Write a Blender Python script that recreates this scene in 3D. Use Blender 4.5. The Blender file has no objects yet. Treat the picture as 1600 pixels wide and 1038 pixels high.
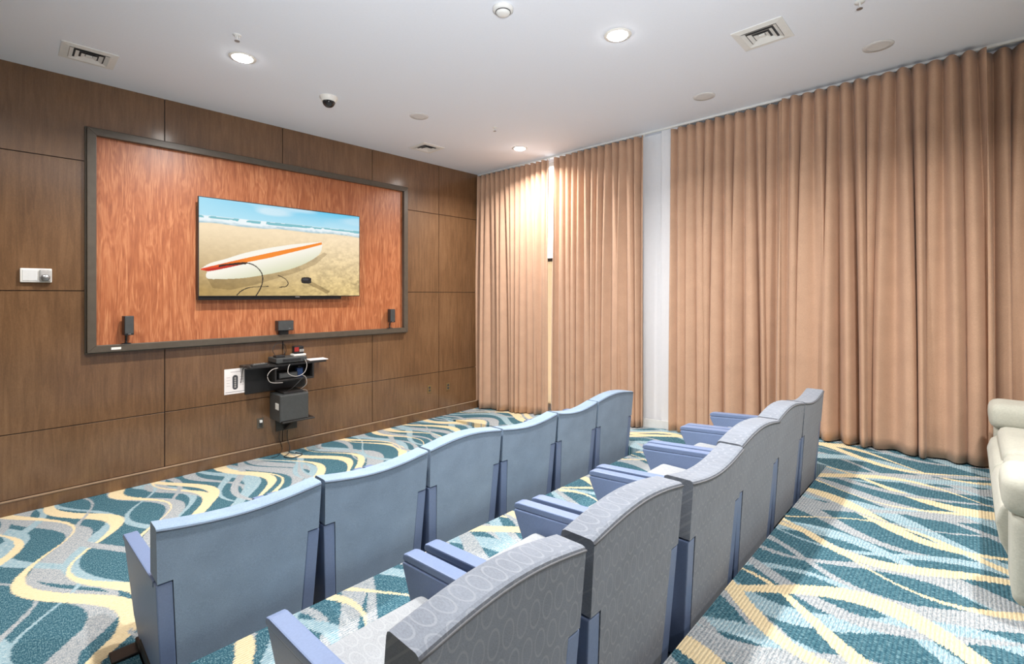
import bpy, bmesh, math, random
import numpy as np
from mathutils import Vector, Matrix
random.seed(7)
S = bpy.context.scene
COL = S.collection
PI = math.pi

# ------------------------------------------------------------------ camera, world, exposure
cam = bpy.data.cameras.new('camera'); camo = bpy.data.objects.new('camera', cam); COL.objects.link(camo)
cam.sensor_width = 36.0; cam.lens = 36.0 * 750 / 1600; cam.shift_y = -59 / 1600; cam.clip_start = 0.02
camo.location = (0, 0, 1.85)
camo.rotation_euler = Vector((0.724, 0.689, 0)).to_track_quat('-Z', 'Y').to_euler()
S.camera = camo
w = bpy.data.worlds.new('world'); S.world = w; w.use_nodes = True
w.node_tree.nodes['Background'].inputs[0].default_value = (1.0, 0.98, 0.96, 1)
w.node_tree.nodes['Background'].inputs[1].default_value = 2.2
S.view_settings.view_transform = 'Standard'; S.view_settings.look = 'None'
S.view_settings.gamma = 1.0; S.view_settings.use_curve_mapping = False
S.view_settings.exposure = 0.88
LAMP_W = 40.0
CEIL = 3.80
# fill light added by the camera, aimed up and forward to brighten the ceiling
fl = bpy.data.lights.new('ceiling_fill', 'SPOT'); fl.energy = 330; fl.color = (.97, .98, 1.0)
fl.spot_size = math.radians(100); fl.spot_blend = 1.0; fl.shadow_soft_size = .25
flo = bpy.data.objects.new('ceiling_fill', fl); COL.objects.link(flo); flo.location = (-.1, -.25, 1.95)
flo.rotation_euler = Vector((2.5, 2.5, 2.0)).to_track_quat('-Z', 'Y').to_euler()

# ------------------------------------------------------------------ node helper
class G:
    def __init__(s, name):
        m = bpy.data.materials.new(name); m.use_nodes = True
        s.m = m; s.nt = m.node_tree; s.b = s.nt.nodes['Principled BSDF']
    def new(s, t): return s.nt.nodes.new(t)
    def set(s, sock, v):
        if isinstance(v, bpy.types.NodeSocket): s.nt.links.new(v, sock)
        else: sock.default_value = v
    def math(s, op, a, b=0.0, c=0.0):
        n = s.new('ShaderNodeMath'); n.operation = op
        for i, v in enumerate((a, b, c)): s.set(n.inputs[i], v)
        return n.outputs[0]
    def add(s, a, b): return s.math('ADD', a, b)
    def mul(s, a, b): return s.math('MULTIPLY', a, b)
    def obj(s): return s.new('ShaderNodeTexCoord').outputs['Object']
    def xyz(s, v):
        n = s.new('ShaderNodeSeparateXYZ'); s.nt.links.new(v, n.inputs[0]); return n.outputs
    def map(s, v, scale=(1, 1, 1), loc=(0, 0, 0), rot=(0, 0, 0)):
        n = s.new('ShaderNodeMapping'); s.nt.links.new(v, n.inputs[0])
        n.inputs['Scale'].default_value = scale; n.inputs['Location'].default_value = loc; n.inputs['Rotation'].default_value = rot
        return n.outputs[0]
    def noise(s, v, scale=5, detail=3, rough=.5, dist=0.0):
        n = s.new('ShaderNodeTexNoise'); s.nt.links.new(v, n.inputs['Vector'])
        n.inputs['Scale'].default_value = scale; n.inputs['Detail'].default_value = detail
        n.inputs['Roughness'].default_value = rough; n.inputs['Distortion'].default_value = dist
        return n.outputs[0]
    def ramp(s, f, stops):
        n = s.new('ShaderNodeValToRGB'); s.set(n.inputs[0], f); cr = n.color_ramp
        while len(cr.elements) < len(stops): cr.elements.new(.5)
        for e, (p, c) in zip(cr.elements, stops): e.position = p; e.color = tuple(c) + (1,)
        return n.outputs[0]
    def mix(s, f, a, b, mode='MIX'):
        n = s.new('ShaderNodeMix'); n.data_type = 'RGBA'; n.blend_type = mode
        s.set(n.inputs[0], f)
        for i, v in ((6, a), (7, b)):
            s.set(n.inputs[i], tuple(v) + (1,) if isinstance(v, tuple) and len(v) == 3 else v)
        return n.outputs[2]
    def bump(s, h, strength=.3, dist=.01):
        n = s.new('ShaderNodeBump'); s.set(n.inputs['Height'], h)
        n.inputs['Strength'].default_value = strength; n.inputs['Distance'].default_value = dist
        s.nt.links.new(n.outputs[0], s.b.inputs['Normal'])
    def base(s, c, rough=.6, metal=0.0, spec=.5):
        s.set(s.b.inputs['Base Color'], tuple(c) + (1,) if isinstance(c, tuple) and len(c) == 3 else c)
        s.b.inputs['Roughness'].default_value = rough; s.b.inputs['Metallic'].default_value = metal
        s.b.inputs['Specular IOR Level'].default_value = spec
        return s

def srgb(r, g, b):
    f = lambda c: (c / 255 / 12.92) if c / 255 <= .04045 else ((c / 255 + .055) / 1.055) ** 2.4
    return (f(r), f(g), f(b))

def plain(name, c, rough=.5, metal=0.0, spec=.5, var=.06, scale=30, bump=0.0):
    g = G(name); v = g.obj(); n = g.noise(v, scale, 3)
    lo = tuple(x * (1 - var) for x in c); hi = tuple(min(1, x * (1 + var)) for x in c)
    g.base(g.ramp(n, [(.3, lo), (.7, hi)]), rough, metal, spec)
    if bump: g.bump(n, bump, .004)
    return g.m

def emit(name, c, strength):
    g = G(name); g.base((.8, .8, .8)); g.b.inputs['Emission Color'].default_value = tuple(c) + (1,)
    g.b.inputs['Emission Strength'].default_value = strength; return g.m

M = {}
M['ceiling'] = plain('ceiling_paint', srgb(228, 233, 242), .9, var=.01, scale=60, bump=.03)
M['wall'] = plain('wall_paint', srgb(235, 236, 239), .85, var=.01)
M['white'] = plain('white_plastic', srgb(232, 230, 224), .45, var=.02)
M['trimwhite'] = plain('white_trim', srgb(225, 226, 224), .5, var=.02)
M['grey_disc'] = plain('grey_lens', srgb(216, 216, 216), .5, var=.03)
M['black'] = plain('black_plastic', srgb(34, 34, 36), .4, var=.15)
M['charcoal'] = plain('charcoal_plastic', srgb(66, 68, 68), .45, var=.08)
M['shelfblack'] = plain('black_shelf_paint', srgb(40, 38, 37), .35, var=.1)
M['darkmetal'] = plain('dark_metal', srgb(52, 46, 42), .45, .4, var=.1)
M['steel'] = plain('steel', srgb(150, 150, 150), .35, .8)
M['frame'] = plain('frame_dark_wood', srgb(84, 76, 66), .38, var=.1, scale=14)
M['bead'] = plain('bead_wood_highlight', srgb(158, 132, 108), .3, var=.06)  # lighter than the baseboard: the bead's highlight is put into its colour
M['grey_lens2'] = plain('strobe_clear', srgb(176, 174, 172), .15, var=.1)
M['piping_grey'] = plain('grey_piping_cord', srgb(104, 106, 110), .8)
M['cable'] = plain('black_cable', srgb(28, 28, 28), .5)
M['greycable'] = plain('grey_cable', srgb(170, 165, 160), .5)
M['paper'] = plain('paper', srgb(238, 232, 230), .8, var=.01)
M['ink'] = plain('grey_ink', srgb(175, 165, 165), .8)
M['inkdark'] = plain('dark_ink', srgb(70, 70, 74), .7)
M['red'] = plain('red_plastic', srgb(150, 40, 36), .45)
M['blue'] = plain('blue_plastic', srgb(50, 80, 130), .45)
M['lamp'] = emit('lamp_lens', (1.0, .97, .92), 22)
M['brass'] = plain('dull_brass', srgb(150, 125, 85), .4, .6)
M['dark_slot'] = plain('vent_throat', srgb(70, 70, 72), .8)
M['dome'] = plain('smoked_dome', srgb(38, 38, 40), .12)

def wood_dark():
    g = G('dark_veneer'); v = g.obj()
    n1 = g.noise(g.map(v, (34, 34, 3.0)), 1, 4, .6, .6)
    n2 = g.noise(g.map(v, (2, 2, 1.2)), 1, 2)
    n3 = g.noise(g.map(v, (160, 160, 60)), 1, 2)
    f = g.add(g.add(g.mul(n1, .45), g.mul(n2, .4)), g.mul(n3, .15))
    g.base(g.ramp(f, [(.3, srgb(86, 60, 38)), (.5, srgb(111, 81, 54)), (.72, srgb(134, 101, 71))]), .38, 0, .3)
    g.b.inputs['Coat Weight'].default_value = 1.0; g.b.inputs['Coat IOR'].default_value = 1.5; g.b.inputs['Coat Roughness'].default_value = .17
    g.bump(n1, .03, .003)
    return g.m
M['wood'] = wood_dark()

def wood_orange():
    g = G('orange_veneer'); v = g.obj()
    w1 = g.noise(g.map(v, (9, 9, 1.3)), 1, 3, .5, 1.0)
    w2 = g.noise(g.map(v, (40, 40, 2.2)), 1, 5, .65, .8)
    fine = g.noise(g.map(v, (220, 220, 9)), 1, 2)
    rings = g.math('FRACT', g.mul(g.add(w1, g.mul(w2, .25)), 6.0))
    tri = g.math('ABSOLUTE', g.add(g.mul(rings, 2), -1.0))
    f = g.add(g.add(g.mul(tri, .16), g.mul(w2, .55)), g.mul(fine, .34))
    g.base(g.ramp(f, [(.25, srgb(126, 66, 40)), (.5, srgb(170, 100, 62)), (.74, srgb(208, 142, 98))]), .36)
    g.b.inputs['Coat Weight'].default_value = .2; g.b.inputs['Coat Roughness'].default_value = .3
    return g.m
M['orange'] = wood_orange()

def carpet():
    g = G('wave_carpet'); v = g.obj(); x, y, z = g.xyz(v)
    ns = g.noise(g.map(v, (.8, .5, 0)), 1, 1)
    wob = g.mul(g.add(ns, -.5), .35)
    # ribs and yarn
    yarn = g.noise(g.map(v, (45, 190, 0)), 1, 3, .7)
    yarn2 = g.noise(g.map(v, (190, 55, 0)), 1, 3, .7)
    rag = g.noise(g.map(v, (14, 110, 0)), 1, 2, .7)
    edge = g.add(g.mul(g.add(yarn, -.5), .03), g.mul(g.add(rag, -.5), .05))
    xw = g.add(g.add(x, wob), edge)
    def band(P, A, L, ph, hw, slope=0.0, hv=.5, L2=1.9, ph2=0.0):
        wv = g.math('SINE', g.add(g.mul(y, 2 * PI / L), ph))
        u = g.mul(g.add(g.add(xw, g.mul(wv, A)), g.mul(y, slope)), 1 / P)
        d = g.mul(g.math('ABSOLUTE', g.add(g.math('FRACT', u), -.5)), P)
        cell = g.math('FLOOR', u)
        wm = g.math('SINE', g.add(g.add(g.mul(y, 2 * PI / L2), ph2), g.mul(cell, 2.1)))
        h = g.add(hw, g.mul(wm, hw * hv))
        return g.math('LESS_THAN', d, h)
    teal = g.ramp(yarn2, [(.34, srgb(34, 74, 92)), (.5, srgb(60, 102, 116)), (.66, srgb(122, 156, 164))])
    grey = g.ramp(g.add(g.mul(yarn, .5), g.mul(yarn2, .5)), [(.36, srgb(104, 124, 132)), (.5, srgb(164, 170, 174)), (.62, srgb(204, 204, 200))])
    blue = g.ramp(yarn, [(.32, srgb(104, 142, 158)), (.5, srgb(150, 178, 188)), (.66, srgb(196, 208, 208))])
    cream = g.ramp(yarn, [(.3, srgb(214, 192, 150)), (.7, srgb(242, 226, 188))])
    c = teal
    c = g.mix(band(.62, .15, 1.37, .4, .048, .02, .6, 1.7, .3), c, grey)
    c = g.mix(band(.55, .17, 1.55, 2.6, .045, -.03, .6, 2.1, 1.0), c, blue)
    c = g.mix(band(.83, .13, 1.23, 4.1, .050, .03, .7, 1.6, 2.0), c, grey)
    c = g.mix(band(.71, .16, 1.45, 5.2, .032, .05, .7, 2.3, .5), c, blue)
    c = g.mix(band(.66, .17, 1.41, 1.1, .036, -.02, .75, 1.8, 1.7), c, cream)
    c = g.mix(band(.58, .14, 1.52, .2, .022, .08, .7, 2.0, 4.0), c, grey)
    c = g.mix(band(.89, .15, 1.33, 5.9, .026, -.07, .8, 1.9, .9), c, cream)
    c = g.mix(band(.97, .20, 1.62, 3.5, .030, .06, .8, 2.2, 3.1), c, cream)
    rib = g.math('SINE', g.mul(y, 2 * PI / .0145))
    rk = g.ramp(g.add(g.mul(rib, .5), .5), [(0, (.72, .72, .74)), (.5, (1, 1, 1))])
    c = g.mix(1.0, c, rk, 'MULTIPLY')
    g.base(c, .95, 0, .15)
    g.bump(g.add(g.add(g.mul(rib, .5), yarn), yarn2), .5, .004)
    return g.m
M['carpet'] = carpet()

def fabric(name, c, amount=.1, scale=260):
    g = G(name); v = g.obj()
    a = g.noise(g.map(v, (scale, scale * .4, scale)), 1, 2); b = g.noise(v, 6, 3)
    f = g.add(g.mul(a, .6), g.mul(b, .4))
    lo = tuple(x * (1 - 2 * amount) for x in c); hi = tuple(min(1, x * (1 + 2 * amount)) for x in c)
    g.base(g.ramp(f, [(.3, lo), (.7, hi)]), .9, 0, .2)
    g.b.inputs['Sheen Weight'].default_value = .15
    g.bump(a, .15, .002)
    return g.m

def ring_fabric(name, c, ring):
    """grey seat cloth woven with linked oval rings"""
    g = G(name); v = g.obj(); x, y, z = g.xyz(v)
    a = g.noise(g.map(v, (300, 120, 300)), 1, 2); b = g.noise(v, 6, 3)
    f = g.add(g.mul(a, .6), g.mul(b, .4))
    base = g.ramp(f, [(.3, tuple(q * .82 for q in c)), (.7, tuple(q * 1.18 for q in c))])
    yz = g.add(z, g.mul(y, .85))
    def rings(ox, oz):
        row = g.math('FLOOR', g.mul(g.add(yz, oz), 1 / .088))
        px = g.mul(g.add(g.math('FRACT', g.add(g.mul(g.add(x, ox), 1 / .052), g.mul(row, .5))), -.5), .052)
        pz = g.mul(g.add(g.math('FRACT', g.mul(g.add(yz, oz), 1 / .088)), -.5), .088)
        r = g.math('SQRT', g.add(g.math('POWER', g.mul(px, 1 / .0225), 2), g.math('POWER', g.mul(pz, 1 / .040), 2)))
        return g.math('LESS_THAN', g.math('ABSOLUTE', g.add(r, -.88)), .085)
    c2 = g.mix(g.mul(rings(0.0, 0.0), .55), base, ring)
    g.base(c2, .9, 0, .2); g.b.inputs['Sheen Weight'].default_value = .15
    g.bump(a, .15, .002)
    return g.m

M['blue_cloth'] = fabric('blue_grey_seat_cloth', srgb(132, 152, 174), .09)
M['grey_cloth'] = ring_fabric('grey_ring_seat_cloth', srgb(124, 131, 142), srgb(146, 152, 160))
M['seat_cloth'] = ring_fabric('seat_cushion_cloth', srgb(150, 154, 158), srgb(164, 168, 172))
M['vinyl'] = plain('blue_vinyl', srgb(112, 130, 164), .42, var=.05, scale=120, bump=.05)
M['piping'] = plain('piping_cord', srgb(84, 96, 112), .8)
M['sofa'] = fabric('cream_sofa_cloth', srgb(176, 176, 164), .06, 180)
M['curtain'] = fabric('tan_curtain_cloth', srgb(192, 156, 130), .06, 220)
def blind():
    g = G('cream_blind'); tr = g.new('ShaderNodeBsdfTranslucent'); tr.inputs[0].default_value = srgb(244, 232, 212) + (1,)
    df = g.new('ShaderNodeBsdfDiffuse'); df.inputs[0].default_value = srgb(226, 214, 186) + (1,)
    mx = g.new('ShaderNodeMixShader'); mx.inputs[0].default_value = .5
    g.nt.links.new(df.outputs[0], mx.inputs[1]); g.nt.links.new(tr.outputs[0], mx.inputs[2])
    g.nt.links.new(mx.outputs[0], g.nt.nodes['Material Output'].inputs[0]); return g.m
M['blind'] = blind()

def glass():
    g = G('window_glass'); g.base((1, 1, 1), .02); g.b.inputs['Transmission Weight'].default_value = 1.0
    g.b.inputs['IOR'].default_value = 1.02
    return g.m
M['glass'] = glass()

# ------------------------------------------------------------------ mesh helpers
def link_bm(name, bm, mat, parent=None, smooth=False, loc=None):
    me = bpy.data.meshes.new(name); bm.normal_update(); bm.to_mesh(me); bm.free()
    if mat: me.materials.append(M[mat] if isinstance(mat, str) else mat)
    if smooth:
        for p in me.polygons: p.use_smooth = True
    o = bpy.data.objects.new(name, me); COL.objects.link(o)
    if parent: o.parent = parent
    if loc: o.location = loc
    return o
def box(bm, lo, hi, bev=0.0, seg=2, mat=None):
    r = bmesh.ops.create_cube(bm, size=1.0)
    vs = r['verts']
    for v in vs:
        v.co = Vector([lo[i] + (v.co[i] + .5) * (hi[i] - lo[i]) for i in range(3)])
    if bev > 0:
        es = list({e for v in vs for e in v.link_edges})
        rr = bmesh.ops.bevel(bm, geom=es, offset=bev, segments=seg, affect='EDGES', profile=.6)
        vs = list({v for f in rr['faces'] for v in f.verts} | {v for v in vs if v.is_valid})
    if mat is not None: bmesh.ops.transform(bm, matrix=mat, verts=vs)
    return vs
def B(name, lo, hi, mat, parent=None, bev=0.0, seg=2):
    bm = bmesh.new(); box(bm, lo, hi, bev, seg); return link_bm(name, bm, mat, parent)
def lathe(bm, prof, seg=32, origin=(0, 0, 0), cap=True):
    rings = []
    for r, z in prof:
        rings.append([bm.verts.new((origin[0] + r * math.cos(2 * PI * i / seg), origin[1] + r * math.sin(2 * PI * i / seg), origin[2] + z)) for i in range(seg)])
    for a, b in zip(rings, rings[1:]):
        for i in range(seg):
            j = (i + 1) % seg; bm.faces.new((a[i], a[j], b[j], b[i]))
    if cap:
        bm.faces.new(list(reversed(rings[0]))); bm.faces.new(rings[-1])
    bmesh.ops.recalc_face_normals(bm, faces=bm.faces[:])
def tube(bm, pts, r, seg=6):
    pts = [Vector(p) for p in pts]; rings = []
    for i, p in enumerate(pts):
        d = (pts[min(i + 1, len(pts) - 1)] - pts[max(i - 1, 0)]).normalized()
        u = d.cross(Vector((0, 0, 1)))
        if u.length < 1e-3: u = d.cross(Vector((1, 0, 0)))
        u.normalize(); v = d.cross(u)
        rings.append([bm.verts.new(p + u * (r * math.cos(2 * PI * k / seg)) + v * (r * math.sin(2 * PI * k / seg))) for k in range(seg)])
    for a, b in zip(rings, rings[1:]):
        for k in range(seg):
            j = (k + 1) % seg; bm.faces.new((a[k], a[j], b[j], b[k]))
    bm.faces.new(list(reversed(rings[0]))); bm.faces.new(rings[-1])
    bmesh.ops.recalc_face_normals(bm, faces=bm.faces[:])
def spline(pts, n=8):
    P = [Vector(p) for p in pts]; out = []
    for i in range(len(P) - 1):
        p0 = P[max(i - 1, 0)]; p1 = P[i]; p2 = P[i + 1]; p3 = P[min(i + 2, len(P) - 1)]
        for k in range(n):
            t = k / n
            out.append(.5 * ((2 * p1) + (p2 - p0) * t + (2 * p0 - 5 * p1 + 4 * p2 - p3) * t * t + (3 * p1 - p0 - 3 * p2 + p3) * t ** 3))
    out.append(P[-1]); return out
def prism(bm, outline, axis, a, b, bev=0.0, seg=2):
    """extrude a 2D outline along axis 0/1/2 from a to b"""
    def mk(p, t):
        q = list(p); q.insert(axis, t); return q
    va = [bm.verts.new(mk(p, a)) for p in outline]; vb = [bm.verts.new(mk(p, b)) for p in outline]
    n = len(outline); fs = [bm.faces.new(va), bm.faces.new(list(reversed(vb)))]
    for i in range(n):
        j = (i + 1) % n; fs.append(bm.faces.new((va[i], vb[i], vb[j], va[j])))
    bmesh.ops.recalc_face_normals(bm, faces=bm.faces[:])
    if bev:
        es = list({e for f in fs for e in f.edges})
        bmesh.ops.bevel(bm, geom=es, offset=bev, segments=seg, affect='EDGES', profile=.6)
    return bm
def thing(name, label, cat, loc=(0, 0, 0), rz=0.0, group=None):
    o = bpy.data.objects.new(name, None); COL.objects.link(o); o.empty_display_size = .1
    o.location = loc; o.rotation_euler = (0, 0, rz)
    return tag(o, label, cat, group)
def tag(o, label, cat, group=None):
    o['label'] = label; o['category'] = cat
    if group: o['group'] = group
    return o
def struct(o): o['kind'] = 'structure'; return o

# ------------------------------------------------------------------ the room
YW = 5.816          # face of the panelled wall
XW = 5.45           # face of the curtained wall
XL, YB = -2.6, -3.0
ZM, ZB = 0.25, 0.49 # heights of the middle and the back tier
E1, E2 = 2.445, 0.815
XA = 4.485           # inner edge of the sloping aisle
def aisle(y):
    pts = [(5.7, 0.0), (2.6, ZM), (1.75, ZM + .02), (1.3, ZB)]
    if y >= 5.7: return 0.0
    for (a, za), (b, zb) in zip(pts, pts[1:]):
        if y >= b: return za + (zb - za) * (a - y) / (a - b)
    return ZB
bm = bmesh.new()
prism(bm, [(YW, -.12), (YW, 0), (E1, 0), (E1, ZM), (E2, ZM), (E2, ZB), (YB, ZB), (YB, -.12)], 0, XL, XA)
out = [(YW, -.12), (YW, 0)] + [(y, aisle(y)) for y in (5.7, 2.6, 1.75, 1.3)] + [(YB, ZB), (YB, -.12)]
prism(bm, out, 0, XA, XW)
struct(link_bm('floor', bm, 'carpet'))
struct(B('ceiling', (XL, YB, CEIL), (XW + .12, YW + .12, CEIL + .1), 'ceiling'))

struct(B('wall_back', (XL, YB - .1, 0), (XW + .12, YB, CEIL), 'wood'))
struct(B('wall_left', (XL - .1, YB - .1, 0), (XL, YW + .12, CEIL), 'wood'))
wall_front = struct(B('wall_front', (XL, YW + .014, 0), (XW, YW + .12, CEIL), M['black'], None))
xs = [-2.347, -1.203, -.06, 1.081, 2.218, 3.385, 4.506, XW]
zs = [.125, .672, 1.880, 3.060, CEIL]
gap = .0035
for i in range(len(xs) - 1):
    for j in range(4):
        B('wood_panel', (xs[i] + gap, YW, zs[j] + gap), (xs[i + 1] - gap, YW + .014, zs[j + 1] - (gap if j < 3 else 0)), 'wood', wall_front, .002, 1)
bb = struct(B('baseboard_front', (XL, YW - .016, 0), (XW, YW + .014, .118), 'wood', None, .003, 1))
B('top_bead', (XL, YW - .021, .112), (XW, YW, .126), 'bead', bb, .004, 2)

# curtained wall with its window
wy0, wy1, wz0, wz1 = 4.05, 4.85, .20, 3.77
bm = bmesh.new()
for lo, hi in (((XW, YB, 0), (XW + .12, wy0, CEIL)), ((XW, wy1, 0), (XW + .12, YW + .12, CEIL)),
               ((XW, wy0, wz1), (XW + .12, wy1, CEIL)), ((XW, wy0, 0), (XW + .12, wy1, wz0))):
    box(bm, lo, hi)
wall_right = struct(link_bm('wall_right', bm, 'wall'))
B('pilaster', (XW - .06, 2.43, 0.0), (XW, 2.66, CEIL), 'wall', wall_right)
bm = bmesh.new()
prism(bm, [(y, aisle(y) + h) for y, h in ((2.43, 0), (3.0, 0), (3.0, .10), (2.43, .10))], 0, XW - .075, XW - .06)
struct(link_bm('baseboard_right', bm, 'trimwhite'))
win = bpy.data.objects.new('window_1', None); COL.objects.link(win); struct(win)
win.location = (XW + .05, (wy0 + wy1) / 2, 0)
hw_ = (wy1 - wy0) / 2
for lo, hi in (((-.03, -hw_, wz0), (.03, -hw_ + .05, wz1)), ((-.03, hw_ - .05, wz0), (.03, hw_, wz1)),
               ((-.03, -hw_, wz1 - .05), (.03, hw_, wz1)), ((-.03, -hw_, wz0), (.03, hw_, wz0 + .05))):
    B('window_frame', lo, hi, 'trimwhite', win, .004, 1)
B('transom', (-.04, -hw_, 2.33), (.03, hw_, 2.38), 'charcoal', win, .004, 1)
B('pane', (-.004, -hw_ + .05, 2.38), (.004, hw_ - .05, wz1 - .05), 'glass', win)
B('pane', (-.004, -hw_ + .05, wz0 + .05), (.004, hw_ - .05, 2.33), 'glass', win)
B('blind', (-.03, -hw_ + .05, wz0 + .05), (-.026, hw_ - .05, 2.33), 'blind', win)

# ------------------------------------------------------------------ ceiling fittings
def downlight(x, y, lit, label, power=1.0):
    t = thing('recessed_downlight', label, 'downlight', (x, y, CEIL), 0, 'ceiling downlights')
    bm = bmesh.new(); lathe(bm, [(.075, -.006), (.10, -.004), (.102, 0), (.075, 0)], 40, cap=False)
    link_bm('trim_ring', bm, 'white' if lit else 'grey_disc', t, True)
    bm = bmesh.new(); lathe(bm, [(.075, -.004), (.070, -.012), (.05, -.018), (.001, -.020)] if lit else [(.074, -.001), (.074, -.0045), (.001, -.0045)], 32, cap=False)
    link_bm('lens', bm, 'lamp' if lit else 'grey_disc', t)
    if lit:
        L = bpy.data.lights.new('downlight_lamp', 'AREA'); L.shape = 'DISK'; L.size = .15; L.energy = LAMP_W * power
        L.color = (1.0, .965, .93)
        lo = bpy.data.objects.new('downlight_lamp', L); COL.objects.link(lo); lo.location = (x, y, CEIL - .024)
        L.spread = math.radians(150)
downlight(1.334, 4.335, True, 'lit round ceiling downlight nearest the upper left of the panelled wall')
downlight(4.715, 4.345, True, 'lit round ceiling downlight close to the corner of curtain and panelled wall')
downlight(3.163, 1.913, True, 'lit round ceiling downlight highest in the photo, left of the right-hand vent')
downlight(3.107, 4.361, False, 'unlit round grey ceiling downlight near the small far vent')
downlight(4.733, 1.890, False, 'unlit round grey ceiling downlight above the white pilaster')
downlight(4.713, 0.516, False, 'unlit round grey ceiling downlight nearest the right edge, by the curtain track')
for k, (x, y) in enumerate(((1.334, 1.913), (3.163, -.55), (.80, -2.6), (-.45, 4.335))):  # back-tier and left-wall lamps are unseen, added to light the curtains and panels
    downlight(x, y, True, ['lit ceiling downlight above the chairs, left outside the photo', 'added lit ceiling downlight above the back tier, outside the photo', 'lit ceiling downlight behind the camera', 'added lit ceiling downlight by the panelled wall, left outside the photo'][k], (1, 1, 1, .4)[k])

def vent(x, y, s, label):
    t = thing('ceiling_vent', label, 'vent', (x, y, CEIL), 0, 'square ceiling vents')
    bm = bmesh.new(); h = s / 2
    def ringf(a, za, b, zb):
        va = [bm.verts.new((sx * a, sy * a, za)) for sx, sy in ((-1, -1), (1, -1), (1, 1), (-1, 1))]
        vb = [bm.verts.new((sx * b, sy * b, zb)) for sx, sy in ((-1, -1), (1, -1), (1, 1), (-1, 1))]
        for i in range(4):
            j = (i + 1) % 4; bm.faces.new((va[i], va[j], vb[j], vb[i]))
    ringf(h, 0, h, -.006); ringf(h, -.006, h - .05, -.012); ringf(h - .05, -.012, h - .055, .0)
    link_bm('frame', bm, 'trimwhite', t)
    B('throat', (-h + .05, -h + .05, -.003), (h - .05, h - .05, -.001), 'dark_slot', t)
    for k in range(3):
        a = h - .052 - k * .036
        bm = bmesh.new(); ringf(a, -.014, a - .024, -.004); ringf(a, -.0155, a - .0245, -.0055)
        link_bm('louver', bm, 'trimwhite', t)
    B('centre_plate', (-.02, -.02, -.014), (.02, .02, -.004), 'trimwhite', t)
vent(.457, 5.205, .345, 'white square ceiling vent at upper left, above the panelled wall')
vent(3.905, 1.122, .345, 'white square ceiling vent at upper right, nearest the curtains')
vent(3.842, 5.222, .345, 'smallest-looking white ceiling vent, far off near the corner')

t = thing('smoke_detector', 'round white smoke detector cut by the top edge of the photo', 'smoke detector', (2.321, 2.293, CEIL))
bm = bmesh.new(); lathe(bm, [(.066, 0), (.070, -.008), (.070, -.022), (.052, -.03), (.001, -.03)], 40, cap=False); link_bm('base', bm, 'trimwhite', t, True)
bm = bmesh.new(); lathe(bm, [(.05, -.028), (.046, -.044), (.03, -.05), (.001, -.05)], 40, cap=False); link_bm('cap', bm, 'trimwhite', t, True)
bm = bmesh.new(); lathe(bm, [(.052, -.031), (.053, -.036), (.049, -.036)], 40, cap=False); link_bm('sensor_slot', bm, 'dark_slot', t)
t = thing('dome_camera', 'white ceiling dome camera with smoked black dome', 'security camera', (2.188, 4.583, CEIL))
bm = bmesh.new(); lathe(bm, [(.085, 0), (.085, -.012), (.072, -.03), (.066, -.045), (.055, -.05), (.001, -.05)], 40, cap=False); link_bm('housing', bm, 'white', t, True)
bm = bmesh.new(); lathe(bm, [(.06 * math.cos(a), -.048 - .055 * math.sin(a)) for a in [i * PI / 2 / 8 for i in range(8)]] + [(.001, -.103)], 32, cap=False); link_bm('dome', bm, 'dome', t, True)
def sprinkler(x, y, label):
    t = thing('fire_sprinkler', label, 'sprinkler', (x, y, CEIL), 0, 'ceiling sprinklers')
    bm = bmesh.new(); lathe(bm, [(.03, 0), (.028, -.006), (.012, -.008), (.001, -.008)], 24, cap=False); link_bm('escutcheon', bm, 'trimwhite', t, True)
    bm = bmesh.new(); tube(bm, [(0, 0, -.005), (0, 0, -.045)], .006, 8)
    tube(bm, [(.012, 0, -.008), (.014, 0, -.03), (0, 0, -.045)], .0025, 6); tube(bm, [(-.012, 0, -.008), (-.014, 0, -.03), (0, 0, -.045)], .0025, 6)
    link_bm('nozzle', bm, 'trimwhite', t)
    bm = bmesh.new(); lathe(bm, [(.001, -.045), (.018, -.045), (.018, -.048), (.001, -.048)], 16); link_bm('deflector', bm, 'steel', t)
sprinkler(3.918, 4.007, 'small ceiling sprinkler just left of the corner downlight')
sprinkler(3.916, .527, 'small ceiling sprinkler at the top edge above the right curtains')
sprinkler(1.189, 3.984, 'small ceiling sprinkler above the left lit downlight')

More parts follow.
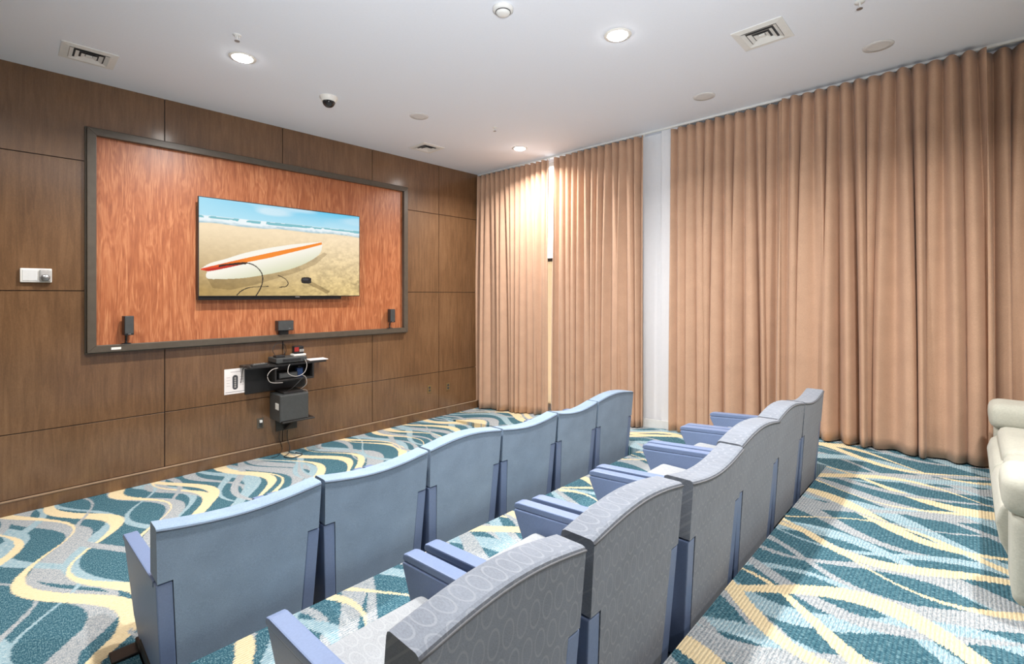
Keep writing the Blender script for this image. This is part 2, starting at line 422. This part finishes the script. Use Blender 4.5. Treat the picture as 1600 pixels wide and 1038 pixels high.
# ------------------------------------------------------------------ curtains
def curtain(label, y1, y0, amp, seed, pitch=.105, xc=5.305, flare=0.0):
    """ripple-fold drape from y1 (nearer the panelled wall) down to y0"""
    rnd = random.Random(seed)
    n = max(4, round((y1 - y0) / pitch)); p = (y1 - y0) / n
    per = 16; cols = n * per + 1; rows = 34
    ph_b = [rnd.uniform(-1, 1) for _ in range(n + 2)]; am = [rnd.uniform(.7, 1.35) for _ in range(n + 2)]
    am2 = [rnd.choice((.25, .6, 1.0, 1.5)) * rnd.uniform(.8, 1.15) for _ in range(n + 2)]; wd = [rnd.uniform(-1, 1) for _ in range(n + 2)]
    lean = [rnd.uniform(-1, 1) for _ in range(n + 2)]
    lerp = lambda L, s: L[int(s)] * (1 - (s - int(s))) + L[min(int(s) + 1, len(L) - 1)] * (s - int(s))
    vs, fs = [], []
    ztop = CEIL - .035
    for r in range(rows + 1):
        h = r / rows
        d = 1 - (1 - h) ** 1.6
        for c in range(cols):
            s = c / per
            phi = 2 * PI * s + d * 1.5 * lerp(ph_b, s)
            a = amp * ((1 - d) * lerp(am, s) + d * lerp(am2, s) * 1.15)
            yy = y1 - s * p + p * .75 * d * lerp(lean, s) * (1 if 0 < s < n else .3) - flare * d * (s / n)
            bq = p / (2 * PI) * (.5 + .35 * d)
            X = xc - a * math.cos(phi) - d * .022 * lerp(wd, s) + .006 * math.sin(2 * phi + 3 * lerp(wd, s)) * d
            Y = yy - bq * math.sin(phi)
            hem = aisle(Y) + .014
            Z = ztop + (hem - ztop) * h
            vs.append((X, Y, Z))
    for r in range(rows):
        for c in range(cols - 1):
            i = r * cols + c; fs.append((i, i + cols, i + cols + 1, i + 1))
    t = thing('curtain', label, 'curtain', (0, 0, 0), 0, 'tan floor-length curtains')
    t.location = (xc, (y0 + y1) / 2, aisle((y0 + y1) / 2))
    me = bpy.data.meshes.new('drape'); me.from_pydata(vs, [], fs); me.materials.append(M['curtain'])
    for q in me.polygons: q.use_smooth = True
    o = bpy.data.objects.new('drape', me); COL.objects.link(o); o.parent = t
    o.location = -Vector(t.location)
    sm = o.modifiers.new('thickness', 'SOLIDIFY'); sm.thickness = .003; sm.offset = 0
    for k in range(n + 1):
        yk = y1 - k * p
        bm = bmesh.new(); box(bm, (xc - .012, yk - .006, ztop - .012), (xc - .004, yk + .006, CEIL - .022), .001, 1)
        g_ = link_bm('glider', bm, 'trimwhite', t); g_.location = -Vector(t.location)
curtain('tan curtain in the corner beside the panelled wall', 5.79, 4.31, .040, 3)
curtain('tan curtain between the bright window slit and the white pilaster', 4.20, 2.84, .040, 5)
curtain('tan curtain just right of the white pilaster', 2.50, 1.245, .038, 8, xc=5.325)
curtain('widest tan curtain, behind the second row, up to the dark crease by the sofa', 1.325, -.10, .042, 12, xc=5.25)
curtain('tan curtain at the right edge of the photo behind the cream sofa', -.085, -1.7, .040, 21, xc=5.37)
tr = tag(B('curtain_track', (5.29, -2.0, CEIL - .022), (5.32, YW, CEIL), 'trimwhite', None, .003, 1),
         'long white curtain track fixed along the ceiling edge', 'curtain track')

# ------------------------------------------------------------------ framed panel on the front wall
t = thing('wall_surround', 'dark wooden frame around the orange wood panel behind the television', 'wall frame', (2.2, YW, 1.317))
fx0, fx1, fz0, fz1, fy = .494 - 2.2, 3.907 - 2.2, 0.0, 2.045, -.066
wd_ = .064
def rail(a, b, c, d):
    bm = bmesh.new(); prism(bm, [a, b, c, d], 1, fy, 0.0, .004, 2); return link_bm('frame_rail', bm, 'frame', t)
i0, i1, k0, k1 = fx0 + wd_, fx1 - wd_, fz0 + wd_, fz1 - wd_
rail((fx0, fz0), (fx1, fz0), (i1, k0), (i0, k0)); rail((fx0, fz1), (i0, k1), (i1, k1), (fx1, fz1))
rail((fx0, fz0), (i0, k0), (i0, k1), (fx0, fz1)); rail((fx1, fz0), (fx1, fz1), (i1, k1), (i1, k0))
B('back_panel', (i0 - .01, -.016, k0 - .01), (i1 + .01, -.001, k1 + .01), 'orange', t)
for lo, hi in (((fx0 - .014, -.022, fz0 - .014), (fx1 + .014, 0, fz0)), ((fx0 - .014, -.022, fz1), (fx1 + .014, 0, fz1 + .014)),
               ((fx0 - .014, -.022, fz0), (fx0, 0, fz1)), ((fx1, -.022, fz0), (fx1 + .014, 0, fz1))):
    B('outer_bead', lo, hi, 'frame', t, .003, 1)
o = B('white_label', (.661 - 2.2, fy - .002, .018), (.733 - 2.2, fy + .001, .040), 'white', t); o['label'] = 'small blank white sticker on lower left of the frame'

# television ------------------------------------------------------------
t = thing('television', 'large flat television showing a surfboard lying on a beach', 'television', (2.2365, 5.80, 1.825))
hx = .8965
B('screen_body', (-hx, -.103, 0), (hx, -.075, 1.032), 'black', t, .004, 2)
B('rear_housing', (-hx + .006, -.077, -.035), (.66, 0.0, .935), 'black', t, .006, 2)
B('bottom_sensor', (.08, -.104, -.012), (.13, -.085, .001), 'steel', t, .002, 1)
def picture():
    W, H = 384, 216
    u = (np.arange(W + 1) / W)[None, :].repeat(H + 1, 0); v = (np.arange(H + 1) / H)[:, None].repeat(W + 1, 1)
    rng = np.random.RandomState(4)
    def vnoise(sx, sy, seed):
        r = np.random.RandomState(seed); g = r.rand(sy + 2, sx + 2)
        x = u * sx; y = v * sy; xi = x.astype(int); yi = y.astype(int); fx = x - xi; fy_ = y - yi
        fx = fx * fx * (3 - 2 * fx); fy_ = fy_ * fy_ * (3 - 2 * fy_)
        xi = np.minimum(xi, sx); yi = np.minimum(yi, sy)
        return (g[yi, xi] * (1 - fx) + g[yi, xi + 1] * fx) * (1 - fy_) + (g[yi + 1, xi] * (1 - fx) + g[yi + 1, xi + 1] * fx) * fy_
    L = lambda *c: np.array(srgb(*c))
    def mixc(a, b, f): return a * (1 - f[..., None]) + b * f[..., None]
    img = np.zeros((H + 1, W + 1, 3))
    # sand
    sx = .5 * vnoise(34, 34, 1) + .3 * vnoise(80, 64, 2) + .2 * vnoise(170, 110, 5)
    lum = np.clip((v - .05) / .65, 0, 1)
    sand = mixc(mixc(L(176, 146, 88), L(214, 188, 130), np.clip(u * 1.3, 0, 1)), L(248, 226, 190) * np.ones_like(img), lum ** 1.2)
    sand = sand * (1 + (sx - .5)[..., None] * (1.15 * np.clip((u + .05), .3, 1) * np.clip(1.1 - lum * .9, .1, 1))[..., None])
    img[:] = sand
    # sea, foam and sky
    wav = .006 * np.sin(u * 17) + .012 * (vnoise(14, 4, 3) - .5)
    foam = .737 + wav; sea0 = .79 + .006 * np.sin(u * 9 + 1) + .008 * (vnoise(24, 4, 6) - .5); hor = .815 + .006 * (vnoise(30, 3, 9) - .5)
    f = np.clip((v - foam) / .012, 0, 1); seac = mixc(L(150, 190, 205) * np.ones_like(img), L(238, 246, 248), np.clip((v - foam) / .04 + .6 * (vnoise(60, 60, 7) - .5), 0, 1))
    img = mixc(img, seac, f)
    img = mixc(img, L(90, 178, 190) * np.ones_like(img), ((v > sea0) & (v < hor)) * .85 * (vnoise(26, 8, 8) > .34))
    cl = np.clip((vnoise(5, 14, 10) - .45) * 2.2, 0, .7)
    sky = mixc(mixc(L(176, 226, 244) * np.ones_like(img), L(104, 200, 236), np.clip((v - .82) / .18, 0, 1) * np.clip(.25 + u, 0, 1)), L(226, 242, 248), cl * np.clip(1.15 - .6 * u, .3, 1))
    img = mixc(img, sky, np.clip((v - hor) / .006, 0, 1))
    def inside(poly):
        m = np.zeros(u.shape, bool); n = len(poly)
        for i in range(n):
            x1, y1 = poly[i]; x2, y2 = poly[(i + 1) % n]
            c = (y1 > v) != (y2 > v)
            with np.errstate(divide='ignore', invalid='ignore'):
                xi = (x2 - x1) * (v - y1) / ((y2 - y1) if y2 != y1 else 1e-9) + x1
            m ^= c & (u < xi)
        return m
    def smooth_poly(p): return [(q.x, q.y) for q in spline([(a, b, 0) for a, b in p + p[:1]], 5)]
    board = [(.01, .275), (.057, .334), (.138, .386), (.248, .462), (.389, .532), (.528, .587), (.68, .632), (.721, .639), (.725, .6), (.713, .513), (.66, .428), (.563, .337), (.457, .273), (.356, .23), (.229, .188), (.109, .173), (.046, .176), (.035, .215), (.041, .249), (.01, .263)]
    stripe = [(.01, .275), (.08, .314), (.229, .395), (.389, .478), (.6, .578), (.721, .639), (.725, .613), (.6, .539), (.389, .422), (.229, .348), (.109, .281), (.046, .249), (.01, .263)]
    shadow = [(.04, .18), (.2, .19), (.36, .235), (.5, .29), (.66, .43), (.74, .52), (.76, .50), (.68, .37), (.56, .27), (.42, .19), (.30, .12), (.16, .06), (.07, .08)]
    img = mixc(img, img * np.array((.45, .42, .36)), inside(shadow) * .55)
    img = mixc(img, img * np.array((.45, .42, .38)), inside([(.60, .16), (.65, .17), (.78, .05), (.76, .02)]) * .75)
    bm_ = inside(smooth_poly(board))
    g_ = np.clip(v - (.1 + .55 * u), -.2, .25)
    bc = mixc(L(214, 216, 180) * np.ones_like(img), L(250, 246, 234), np.clip((g_ + .1) / .2, 0, 1))
    img = mixc(img, bc, bm_ * 1.0)
    sc = mixc(L(226, 70, 24) * np.ones_like(img), L(246, 140, 40), np.clip((u - .08) / .22 + (v - .2 - .55 * u) * 2.5, 0, 1))
    img = mixc(img, sc, inside(stripe) & bm_)
    img = mixc(img, L(190, 40, 20) * np.ones_like(img), inside([(.02, .262), (.10, .30), (.26, .36), (.25, .345), (.10, .27), (.05, .25)]))
    img = mixc(img, L(60, 26, 16) * np.ones_like(img), inside([(.10, .315), (.20, .345), (.25, .352), (.25, .338), (.14, .315), (.10, .295)]))
    def stroke(pts, r):
        nonlocal img
        for q in spline([(a, b, 0) for a, b in pts], 14):
            m = ((u - q.x) ** 2 + ((v - q.y) * .57) ** 2) < r * r
            img = mixc(img, L(44, 34, 26) * np.ones_like(img), m * 1.0)
    stroke([(.109, .316), (.198, .346), (.26, .35), (.305, .317), (.337, .248), (.343, .163), (.33, .079), (.305, 0)], .0034)
    stroke([(.198, .007), (.223, .053), (.273, .089), (.376, .103)], .003)
    stroke([(.437, .228), (.478, .193), (.498, .144), (.485, .105), (.447, .096)], .0028)
    img = mixc(img, L(24, 24, 28) * np.ones_like(img), ((((u - .617) / .034) ** 4 + ((v - .178) / .036) ** 4) < 1) * 1.0)
    img = mixc(img, L(74, 76, 84) * np.ones_like(img), ((((u - .612) / .022) ** 2 + ((v - .19) / .012) ** 2) < 1) * .6)
    img = np.clip(img, 0, 1)
    X = -hx + .007 + u * (2 * hx - .014); Z = .009 + v * (1.032 - .018)
    vs = np.stack([X, np.full_like(X, -.1042), Z], -1).reshape(-1, 3)
    idx = np.arange((H + 1) * (W + 1)).reshape(H + 1, W + 1)
    q = np.stack([idx[:-1, :-1], idx[:-1, 1:], idx[1:, 1:], idx[1:, :-1]], -1).reshape(-1, 4)
    me = bpy.data.meshes.new('screen_picture'); me.from_pydata(vs.tolist(), [], q.tolist())
    at = me.color_attributes.new('picture', 'FLOAT_COLOR', 'POINT')
    rgba = np.ones((len(vs), 4), np.float32); rgba[:, :3] = img.reshape(-1, 3)
    at.data.foreach_set('color', rgba.ravel())
    g = G('lit_screen'); a = g.new('ShaderNodeAttribute'); a.attribute_name = 'picture'
    g.base((.01, .01, .01), .25); g.set(g.b.inputs['Emission Color'], a.outputs['Color'])
    g.b.inputs['Emission Strength'].default_value = SCREEN
    me.materials.append(g.m)
    o = bpy.data.objects.new('screen_picture', me); COL.objects.link(o); o.parent = t
SCREEN = .54
picture()

# small satellite speakers on the frame ledge -----------------------------
ZL = 1.317 + wd_
def satellite(x, rz, label):
    t = thing('satellite_speaker', label, 'speaker', (x, 5.776, ZL), rz, 'small black speakers')
    B('base_plate', (-.034, -.023, 0), (.034, .022, .008), 'black', t, .003, 1)
    bm = bmesh.new(); tube(bm, spline([(0, .005, .006), (0, .008, .04), (0, -.008, .09)], 6), .010, 8); link_bm('neck', bm, 'black', t, True)
    B('cabinet', (-.037, -.085, .085), (.037, -.005, .265), 'black', t, .006, 2)
    B('grille', (-.033, -.088, .10), (.033, -.083, .26), 'charcoal', t, .002, 1)
    o = B('badge', (-.010, -.0895, .092), (.012, -.0865, .100), 'steel', t); o['label'] = 'small silver badge'
satellite(.775, .12, 'small black speaker on the ledge at the frame lower left corner')
satellite(3.63, -.1, 'small black speaker on the ledge at the frame lower right corner')
t = thing('centre_speaker', 'wide black centre speaker on the ledge below the television', 'speaker', (2.212, 5.776, ZL), 0, 'small black speakers')
B('foot', (-.05, -.023, 0), (.05, .022, .052), 'black', t, .004, 1)
B('cabinet', (-.088, -.075, .05), (.088, .02, .165), 'black', t, .006, 2)
B('grille', (-.083, -.079, .055), (.083, -.073, .16), 'charcoal', t, .002, 1)
o = B('badge', (.03, -.0805, .07), (.05, -.078, .078), 'steel', t); o['label'] = 'small silver badge'

# fire alarm sounder with strobe -------------------------------------------
t = thing('alarm_strobe', 'white wall fire alarm with clear strobe left of the framed panel', 'fire alarm', (.169, YW, 2.012))
B('back_box', (-.098, -.03, -.060), (.098, 0, .060), 'white', t, .008, 2)
B('speaker_grille', (-.085, -.034, -.048), (.008, -.028, .048), 'trimwhite', t, .003, 1)
for k in range(7): B('grille_slot', (-.078, -.0352, -.040 + k * .0125), (.002, -.0335, -.036 + k * .0125), 'grey_disc', t)
bm = bmesh.new(); box(bm, (.018, -.05, -.052), (.092, -.028, .05), .012, 3); o = link_bm('strobe_lens', bm, 'grey_lens2', t, True); o['label'] = 'clear strobe lens'
bm = bmesh.new(); lathe(bm, [(.028, 0), (.03, -.012), (.024, -.02), (.001, -.022)], 24, cap=False)
bmesh.ops.transform(bm, matrix=Matrix.Translation((.055, -.05, -.02)) @ Matrix.Rotation(-PI / 2, 4, 'X'), verts=bm.verts[:])
o = link_bm('strobe_reflector', bm, 'steel', t, True); o['label'] = 'silver strobe reflector'

# paper sign -----------------------------------------------------------------
t = thing('paper_sign', 'white paper sheet with a picture of a remote control, taped left of the black shelf', 'sign', (1.716, YW, .762))
B('sheet', (-.106, -.003, 0), (.106, -.0005, .274), 'paper', t)
bm = bmesh.new()
prism(bm, [(.027 * math.cos(a) * 1.0 + .0, (.052 if math.sin(a) >= 0 else -.052) + .027 * math.sin(a) + .125) for a in [2 * PI * k / 28 for k in range(28)]], 1, -.0045, -.003)
o = link_bm('remote_picture', bm, 'inkdark', t); o['label'] = 'printed dark grey remote control'
bm = bmesh.new()
for k in range(5):
    prism(bm, [(.010 * math.cos(a) + (0), .010 * math.sin(a) + .075 + k * .024) for a in [2 * PI * i / 12 for i in range(12)]], 1, -.0055, -.0045)
link_bm('printed_buttons', bm, 'greycable', t)
B('printed_line', (-.045, -.0038, .236), (.05, -.003, .242), 'ink', t)
B('printed_line', (-.095, -.0038, .020), (.095, -.003, .024), 'inkdark', t)
for k in range(4):
    B('printed_line', (.045, -.0038, .09 + k * .03), (.085, -.003, .093 + k * .03), 'ink', t)
    B('printed_line', (-.085, -.0038, .09 + k * .03), (-.05, -.003, .093 + k * .03), 'ink', t)

# wall outlets -----------------------------------------------------------------
def outlet(x, z, label, plug=False):
    t = thing('wall_outlet', label, 'outlet', (x, YW, z), 0, 'wall outlets')
    B('cover_plate', (-.036, -.006, -.058), (.036, 0, .058), 'brass' if not plug else 'frame', t, .003, 2)
    for dz in (-.022, .022):
        bm = bmesh.new(); box(bm, (-.016, -.008, dz - .014), (.016, -.005, dz + .014), .004, 2); s = link_bm('socket', bm, 'charcoal', t)
        for dx in (-.006, .006): B('slot', (dx - .0015, -.0086, dz - .005), (dx + .0015, -.0078, dz + .005), 'black', s)
    if plug:
        B('plug', (-.014, -.035, .008), (.014, -.007, .036), 'trimwhite', t, .004, 2)
outlet(1.973, .391, 'wall outlet with a pale plug, lower left of the black equipment box', True)
outlet(4.327, .439, 'left one of the two small wall outlets near the corner curtain')
outlet(4.679, .428, 'right one of the two small wall outlets near the corner curtain')

# media shelf --------------------------------------------------------------------
t = thing('media_shelf', 'black wall-mounted media shelf with open compartments below the framed panel', 'shelf', (2.21, YW, .86))
bm = bmesh.new()
prism(bm, [(-.45, -.20), (-.445, -.23), (-.42, -.25), (.42, -.25), (.42, 0), (-.45, 0)], 2, .185, .21, .003, 1); link_bm('top_board', bm, 'shelfblack', t)
B('lower_board', (-.17, -.25, .01), (.27, 0, .03), 'shelfblack', t, .003, 1)
B('divider', (-.17, -.25, .03), (-.15, 0, .185), 'shelfblack', t, .003, 1)
B('divider', (.25, -.25, .03), (.27, 0, .185), 'shelfblack', t, .003, 1)
B('back_board_shadow', (-.40, -.016, -.12), (.27, 0, .185), 'shelfblack', t, .003, 1)  # back board enlarged to stand in for the shelf's shadow on the wall
t = thing('media_receiver', 'flat black media receiver on top of the shelf', 'receiver', (2.22, 5.69, 1.07))
B('case', (-.17, -.14, .01), (.17, .11, .065), 'charcoal', t, .008, 2)
for dx in (-.13, .13):
    for dy in (-.1, .08): B('foot', (dx - .015, dy - .015, 0), (dx + .015, dy + .015, .012), 'black', t)
B('front_display', (-.10, -.1415, .022), (.10, -.139, .05), 'black', t)
bm = bmesh.new(); bmesh.ops.create_cone(bm, cap_ends=True, segments=20, radius1=.014, radius2=.013, depth=.014, matrix=Matrix.Translation((.135, -.147, .037)) @ Matrix.Rotation(PI / 2, 4, 'X')); link_bm('knob', bm, 'charcoal', t)
t = thing('network_switch', 'small red and black boxed device on top of the receiver', 'device', (2.34, 5.68, 1.135))
B('case', (-.052, -.035, .022), (.052, .045, .11), 'black', t, .005, 2)
B('white_base', (-.07, -.06, 0), (.07, .05, .022), 'white', t, .004, 1)
B('red_panel', (-.055, -.037, .05), (-.005, -.034, .10), 'red', t)
for k in range(3): B('port', (.004 + k * .018, -.0375, .045), (.017 + k * .018, -.034, .075), 'greycable', t)
t = thing('streaming_box', 'small black box lying at the left of the receiver top', 'device', (2.12, 5.66, 1.135))
B('case', (-.05, -.045, 0), (.05, .045, .024), 'black', t, .005, 2)
B('cable_stub', (-.01, .045, .006), (.01, .065, .018), 'cable', t)
t = thing('remote_control', 'dark remote control lying on the left end of the shelf', 'remote control', (1.90, 5.63, 1.07), .2)
B('body', (-.085, -.022, 0), (.085, .022, .018), 'charcoal', t, .006, 2)
for k in range(5): B('button', (-.06 + k * .026, -.008, .017), (-.046 + k * .026, .008, .021), 'greycable', t)
t = thing('white_card', 'white paper card lying on the right end of the shelf', 'card', (2.55, 5.68, 1.071), -.1)
B('sheet', (-.10, -.10, 0), (.115, .08, .004), 'paper', t)
t = thing('blue_adapter', 'small blue adapter inside the shelf compartment', 'adapter', (2.36, 5.70, .89))
B('body', (-.035, -.03, 0), (.035, .03, .10), 'blue', t, .006, 2); B('cap', (-.02, -.02, .10), (.02, .02, .125), 'black', t, .004, 1)
t = thing('set_top_box', 'black set-top box inside the shelf compartment', 'device', (2.21, 5.69, .89))
B('case', (-.11, -.08, .006), (.10, .08, .07), 'black', t, .006, 2); B('front_panel', (-.10, -.0825, .015), (.09, -.079, .06), 'charcoal', t)
for dx in (-.08, .07): B('foot', (dx - .012, -.06, 0), (dx + .012, .06, .007), 'black', t)

t = thing('equipment_bracket', 'black wall bracket shelf holding the equipment box', 'shelf', (2.26, YW, .40))
B('plate', (-.17, -.34, .018), (.19, 0, .034), 'shelfblack', t, .003, 1)
bm = bmesh.new(); prism(bm, [(-.28, .018), (0, .018), (0, -.14)], 0, -.03, 0.0, .002, 1); link_bm('brace', bm, 'shelfblack', t)
B('wall_plate', (-.12, -.012, -.14), (.12, 0, .018), 'shelfblack', t)
t = thing('equipment_box', 'charcoal box with a white tag on its side, standing on the wall bracket', 'equipment box', (2.225, 5.64, .434))
B('case', (-.158, -.145, 0), (.158, .155, .295), 'charcoal', t, .006, 2)
B('front_panel', (-.150, -.150, .008), (.150, -.143, .287), 'charcoal', t, .003, 1)
o = B('white_tag', (-.161, -.11, .13), (-.157, -.02, .20), 'white', t, .001, 1); o['label'] = 'white tag on the side'
B('cover_plate', (-.10, -.10, .295), (.12, .15, .318), 'shelfblack', t, .003, 1)
B('rear_connector', (.155, .02, .10), (.215, .035, .112), 'steel', t)

def cable(label, pts, r=.004, mat='cable', n=8):
    bm = bmesh.new(); tube(bm, spline(pts, n), r, 6)
    return tag(link_bm('cable', bm, mat, None, True), label, 'cable')
cable('thin black cable hanging from the framed panel down to the receiver', [(2.22, YW - .006, 1.31), (2.225, YW - .008, 1.24), (2.22, 5.77, 1.16), (2.18, 5.74, 1.140)])
cable('black looped cable arching above the receiver', [(2.09, 5.70, 1.16), (2.07, 5.71, 1.22), (2.12, 5.73, 1.285), (2.20, 5.74, 1.275), (2.23, 5.74, 1.2), (2.21, 5.75, 1.139)], .0035)
cable('grey cable looping in front of the shelf compartment', [(2.36, 5.53, 1.10), (2.375, 5.52, 1.03), (2.34, 5.515, .95), (2.25, 5.515, .92), (2.17, 5.52, .96), (2.17, 5.53, 1.02), (2.19, 5.535, 1.06)], .004, 'greycable')
cable('grey cable looping around the left divider of the shelf', [(2.065, 5.55, 1.03), (2.0, 5.54, 1.02), (1.955, 5.54, .965), (1.97, 5.54, .90), (2.02, 5.55, .872), (2.12, 5.55, .862)], .004, 'greycable')
cable('black cable running slantwise from the shelf down to the equipment box', [(2.36, 5.53, .92), (2.30, 5.52, .87), (2.22, 5.52, .80), (2.17, 5.56, .762)], .0035)
cable('pale cable dropping from the shelf onto the box cover', [(2.31, 5.53, .93), (2.36, 5.52, .90), (2.37, 5.52, .82), (2.33, 5.58, .758)], .0035, 'greycable')
cable('thin pale cable looping at the right side of the equipment box', [(2.37, 5.68, .73), (2.44, 5.68, .715), (2.455, 5.68, .64), (2.43, 5.68, .56)], .003, 'greycable')
cable('black cable dropping from the bracket to the floor and curling on the carpet', [(2.262, 5.79, .257), (2.26, 5.785, .16), (2.27, 5.74, .06), (2.24, 5.70, .008), (2.16, 5.62, .006), (2.22, 5.52, .006), (2.34, 5.56, .006), (2.31, 5.68, .006)], .0045)
cable('thin black cable along the wall beside the dropping cable', [(2.185, 5.795, .257), (2.17, 5.79, .18), (2.2, 5.78, .06), (2.13, 5.72, .006), (2.05, 5.70, .006)], .003)
cable('black cable at the left end of the shelf trailing down the wall', [(1.80, 5.60, 1.073), (1.765, 5.62, 1.074), (1.745, 5.66, 1.04), (1.745, 5.70, .95), (1.755, 5.76, .88)], .004)

# ------------------------------------------------------------------ theatre chairs
def make_chair(label, group, loc, width, wave, cloth, rz=0.0, foot_out=False):
    H = .838; hw = width / 2
    root = thing('theatre_chair', label, 'chair', loc, rz, group)
    # backrest: closed profile swept across the width
    up = [(.0199, .587), (.0084, .74), (.0022, .822), (.006, .834), (.016, .838), (.115, .836), (.126, .830), (.131, .818), (.150, .70), (.168, .587)]
    low = [(.0544, .13), (.0378, .35), (.0199, .587), (.168, .587), (.180, .50), (.200, .40), (.190, .13)]
    half_up = lambda z: hw - .004 - (.838 - z) * .03
    half_low = lambda z: hw - .070 - (.58 - z) * .05
    half = half_up
    N = 16; bm = bmesh.new()
    for prof, hf in ((up, half_up), (low, half_low)):
        cols = []
        for i in range(N + 1):
            u = -1 + 2 * i / N; col = []
            for y, z in prof:
                k = max(0, min(1, (z - .60) / .225)); k = k * k * (3 - 2 * k)
                col.append(bm.verts.new((hf(z) * u, y, z + wave * k * math.sin(PI * (u + 1) / 2))))
            cols.append(col)
        n = len(prof)
        for a, b in zip(cols, cols[1:]):
            for j in range(n):
                k = (j + 1) % n; bm.faces.new((a[j], b[j], b[k], a[k]))
        bm.faces.new(cols[0]); bm.faces.new(list(reversed(cols[-1])))
    bmesh.ops.recalc_face_normals(bm, faces=bm.faces[:])
    back = link_bm('backrest', bm, cloth, root)
    # corded seam around the rear top edge
    pts = [(half(.822) * (-1 + 2 * i / 14), .0005, .826 + wave * .96 * math.sin(PI * i / 14)) for i in range(15)]
    bm = bmesh.new(); tube(bm, pts, .0035, 6); link_bm('piping', bm, 'piping' if cloth == 'blue_cloth' else 'piping_grey', back, True)
    # armrests, each a raked side panel with its own pad
    for s in (-1, 1):
        xo = s * (hw - .006); xi = s * (hw - .068)
        a, b = min(xo, xi), max(xo, xi)
        bm = bmesh.new()
        prism(bm, [(.875, .485), (.88, .475), (.70, .14), (.60, .07), (.058, .07), (.023, .580), (.075, .578), (.082, .552)], 0, a, b, .006, 2)
        for v in bm.verts: v.co.x -= s * (.58 - v.co.z) * .05 if v.co.z < .58 else 0
        arm = link_bm('armrest', bm, 'vinyl', root)
        bm = bmesh.new()
        prism(bm, [(.084, .550), (.879, .487), (.884, .495), (.877, .514), (.85, .521), (.084, .580)], 0, a - .001, b + .001, .006, 2)
        for v in bm.verts: v.co.x -= s * max(0, .55 - v.co.z) * .05 * 0
        link_bm('arm_pad', bm, 'vinyl', arm)
    # seat
    bm = bmesh.new(); box(bm, (-hw + .085, .17, .30), (hw - .085, .72, .425), .035, 4)
    for v in bm.verts:
        if v.co.z > .40: v.co.z += .014 * (1 - (v.co.x / hw) ** 2)
    link_bm('seat', bm, 'seat_cloth', root, True)
    B('seat_pan', (-hw + .10, .16, .19), (hw - .10, .64, .30), 'black', root, .01, 2)
    for s in (-1, 1):
        xo = s * (hw - .045)
        bm = bmesh.new()
        box(bm, (xo - .02, .28, .012), (xo + .02, .52, .10), .004, 1)
        e = .09 if (foot_out and s < 0) else 0.0
        box(bm, (xo - .035 - e, .26, 0), (xo + .035, .36, .014), .003, 1)
        box(bm, (xo - .035 - e, .56, 0), (xo + .035, .66, .014), .003, 1)
        box(bm, (xo - .02, .30, .012), (xo + .02, .64, .05), .004, 1)
        link_bm('foot', bm, 'darkmetal', root)
    return root
names = ['first', 'second', 'third', 'fourth', 'fifth', 'sixth']
r1 = [.43, 1.179, 1.884, 2.556, 3.229, 3.837, 4.505]
r1w = [-1, -1, 1, -1, -1, 1]
r2 = [.575, 1.226, 1.905, 2.547, 3.231, 3.876, 4.50]
r2w = [1, 1, -1, 1, 1, -1]
lab1 = ['blue cloth theatre chair at the left end of the front row, outer side panel showing',
        'blue cloth theatre chair, second from the left in the front row',
        'blue cloth theatre chair, third from the left in the front row',
        'blue cloth theatre chair, third from the curtains in the front row',
        'blue cloth theatre chair, second from the curtains in the front row',
        'blue cloth theatre chair at the far right end of the front row, by the curtains']
lab2 = ['grey ring-patterned theatre chair cut by the bottom edge, nearest the camera in the back row',
        'grey ring-patterned theatre chair, second from the camera in the back row',
        'grey ring-patterned theatre chair, third from the camera in the back row',
        'grey ring-patterned theatre chair, fourth from the camera in the back row',
        'grey ring-patterned theatre chair, second from the curtains in the back row',
        'grey ring-patterned theatre chair at the far end of the back row, nearest the curtains']
for i in range(6):
    W = r1[i + 1] - r1[i]
    make_chair(lab1[i], 'front row theatre chairs', ((r1[i] + r1[i + 1]) / 2, 2.53, 0), W - .012, .036 * r1w[i], 'blue_cloth', foot_out=(i == 0))
for i in range(6):
    W = r2[i + 1] - r2[i]
    make_chair(lab2[i], 'back row theatre chairs', ((r2[i] + r2[i + 1]) / 2, .835 - (0, 0, .025, .01, 0, 0)[i], ZM), W - (.035, .035, .03, .012, .012, .012)[i], .036 * r2w[i], 'grey_cloth')

# ------------------------------------------------------------------ cream recliner sofa
t = thing('recliner_sofa', 'cream upholstered recliner sofa at the right edge, standing on the back tier', 'sofa', (4.0, -.55, ZB))
def soft(name, lo, hi, r, parent=t, sub=1, seg=3):
    bm = bmesh.new(); box(bm, lo, hi, r, seg); o = link_bm(name, bm, 'sofa', parent, True)
    return o
a = soft('armrest', (.74, -.50, .05), (1.04, .42, .44), .05)
soft('arm_pillow', (.70, -.48, .42), (1.05, .45, .60), .08, a, seg=5)
a = soft('armrest', (-1.10, -.50, .05), (-.80, .42, .44), .05)
soft('arm_pillow', (-1.11, -.48, .42), (-.76, .45, .60), .08, a, seg=5)
for x0, x1 in ((-.80, -.03), (-.03, .74)):
    soft('seat_cushion', (x0 + .005, -.30, .28), (x1 - .005, .41, .46), .07, seg=4)
    bm = bmesh.new()
    prism(bm, [(.36, .06), (.40, .10), (.445, .20), (.46, .29), (.44, .36), (.40, .39), (.34, .38), (.34, .06)], 0, x0 + .01, x1 - .01, .015, 3)
    link_bm('footrest_panel', bm, 'sofa', t, True)
    soft('back_cushion', (x0 + .01, -.50, .40), (x1 - .01, -.26, .98), .10, seg=5)
soft('base', (-1.08, -.48, .03), (1.02, .37, .28), .03)
for x in (-1.0, .94):
    for y in (-.42, .30): B('foot', (x - .03, y - .03, 0), (x + .03, y + .03, .04), 'black', t)
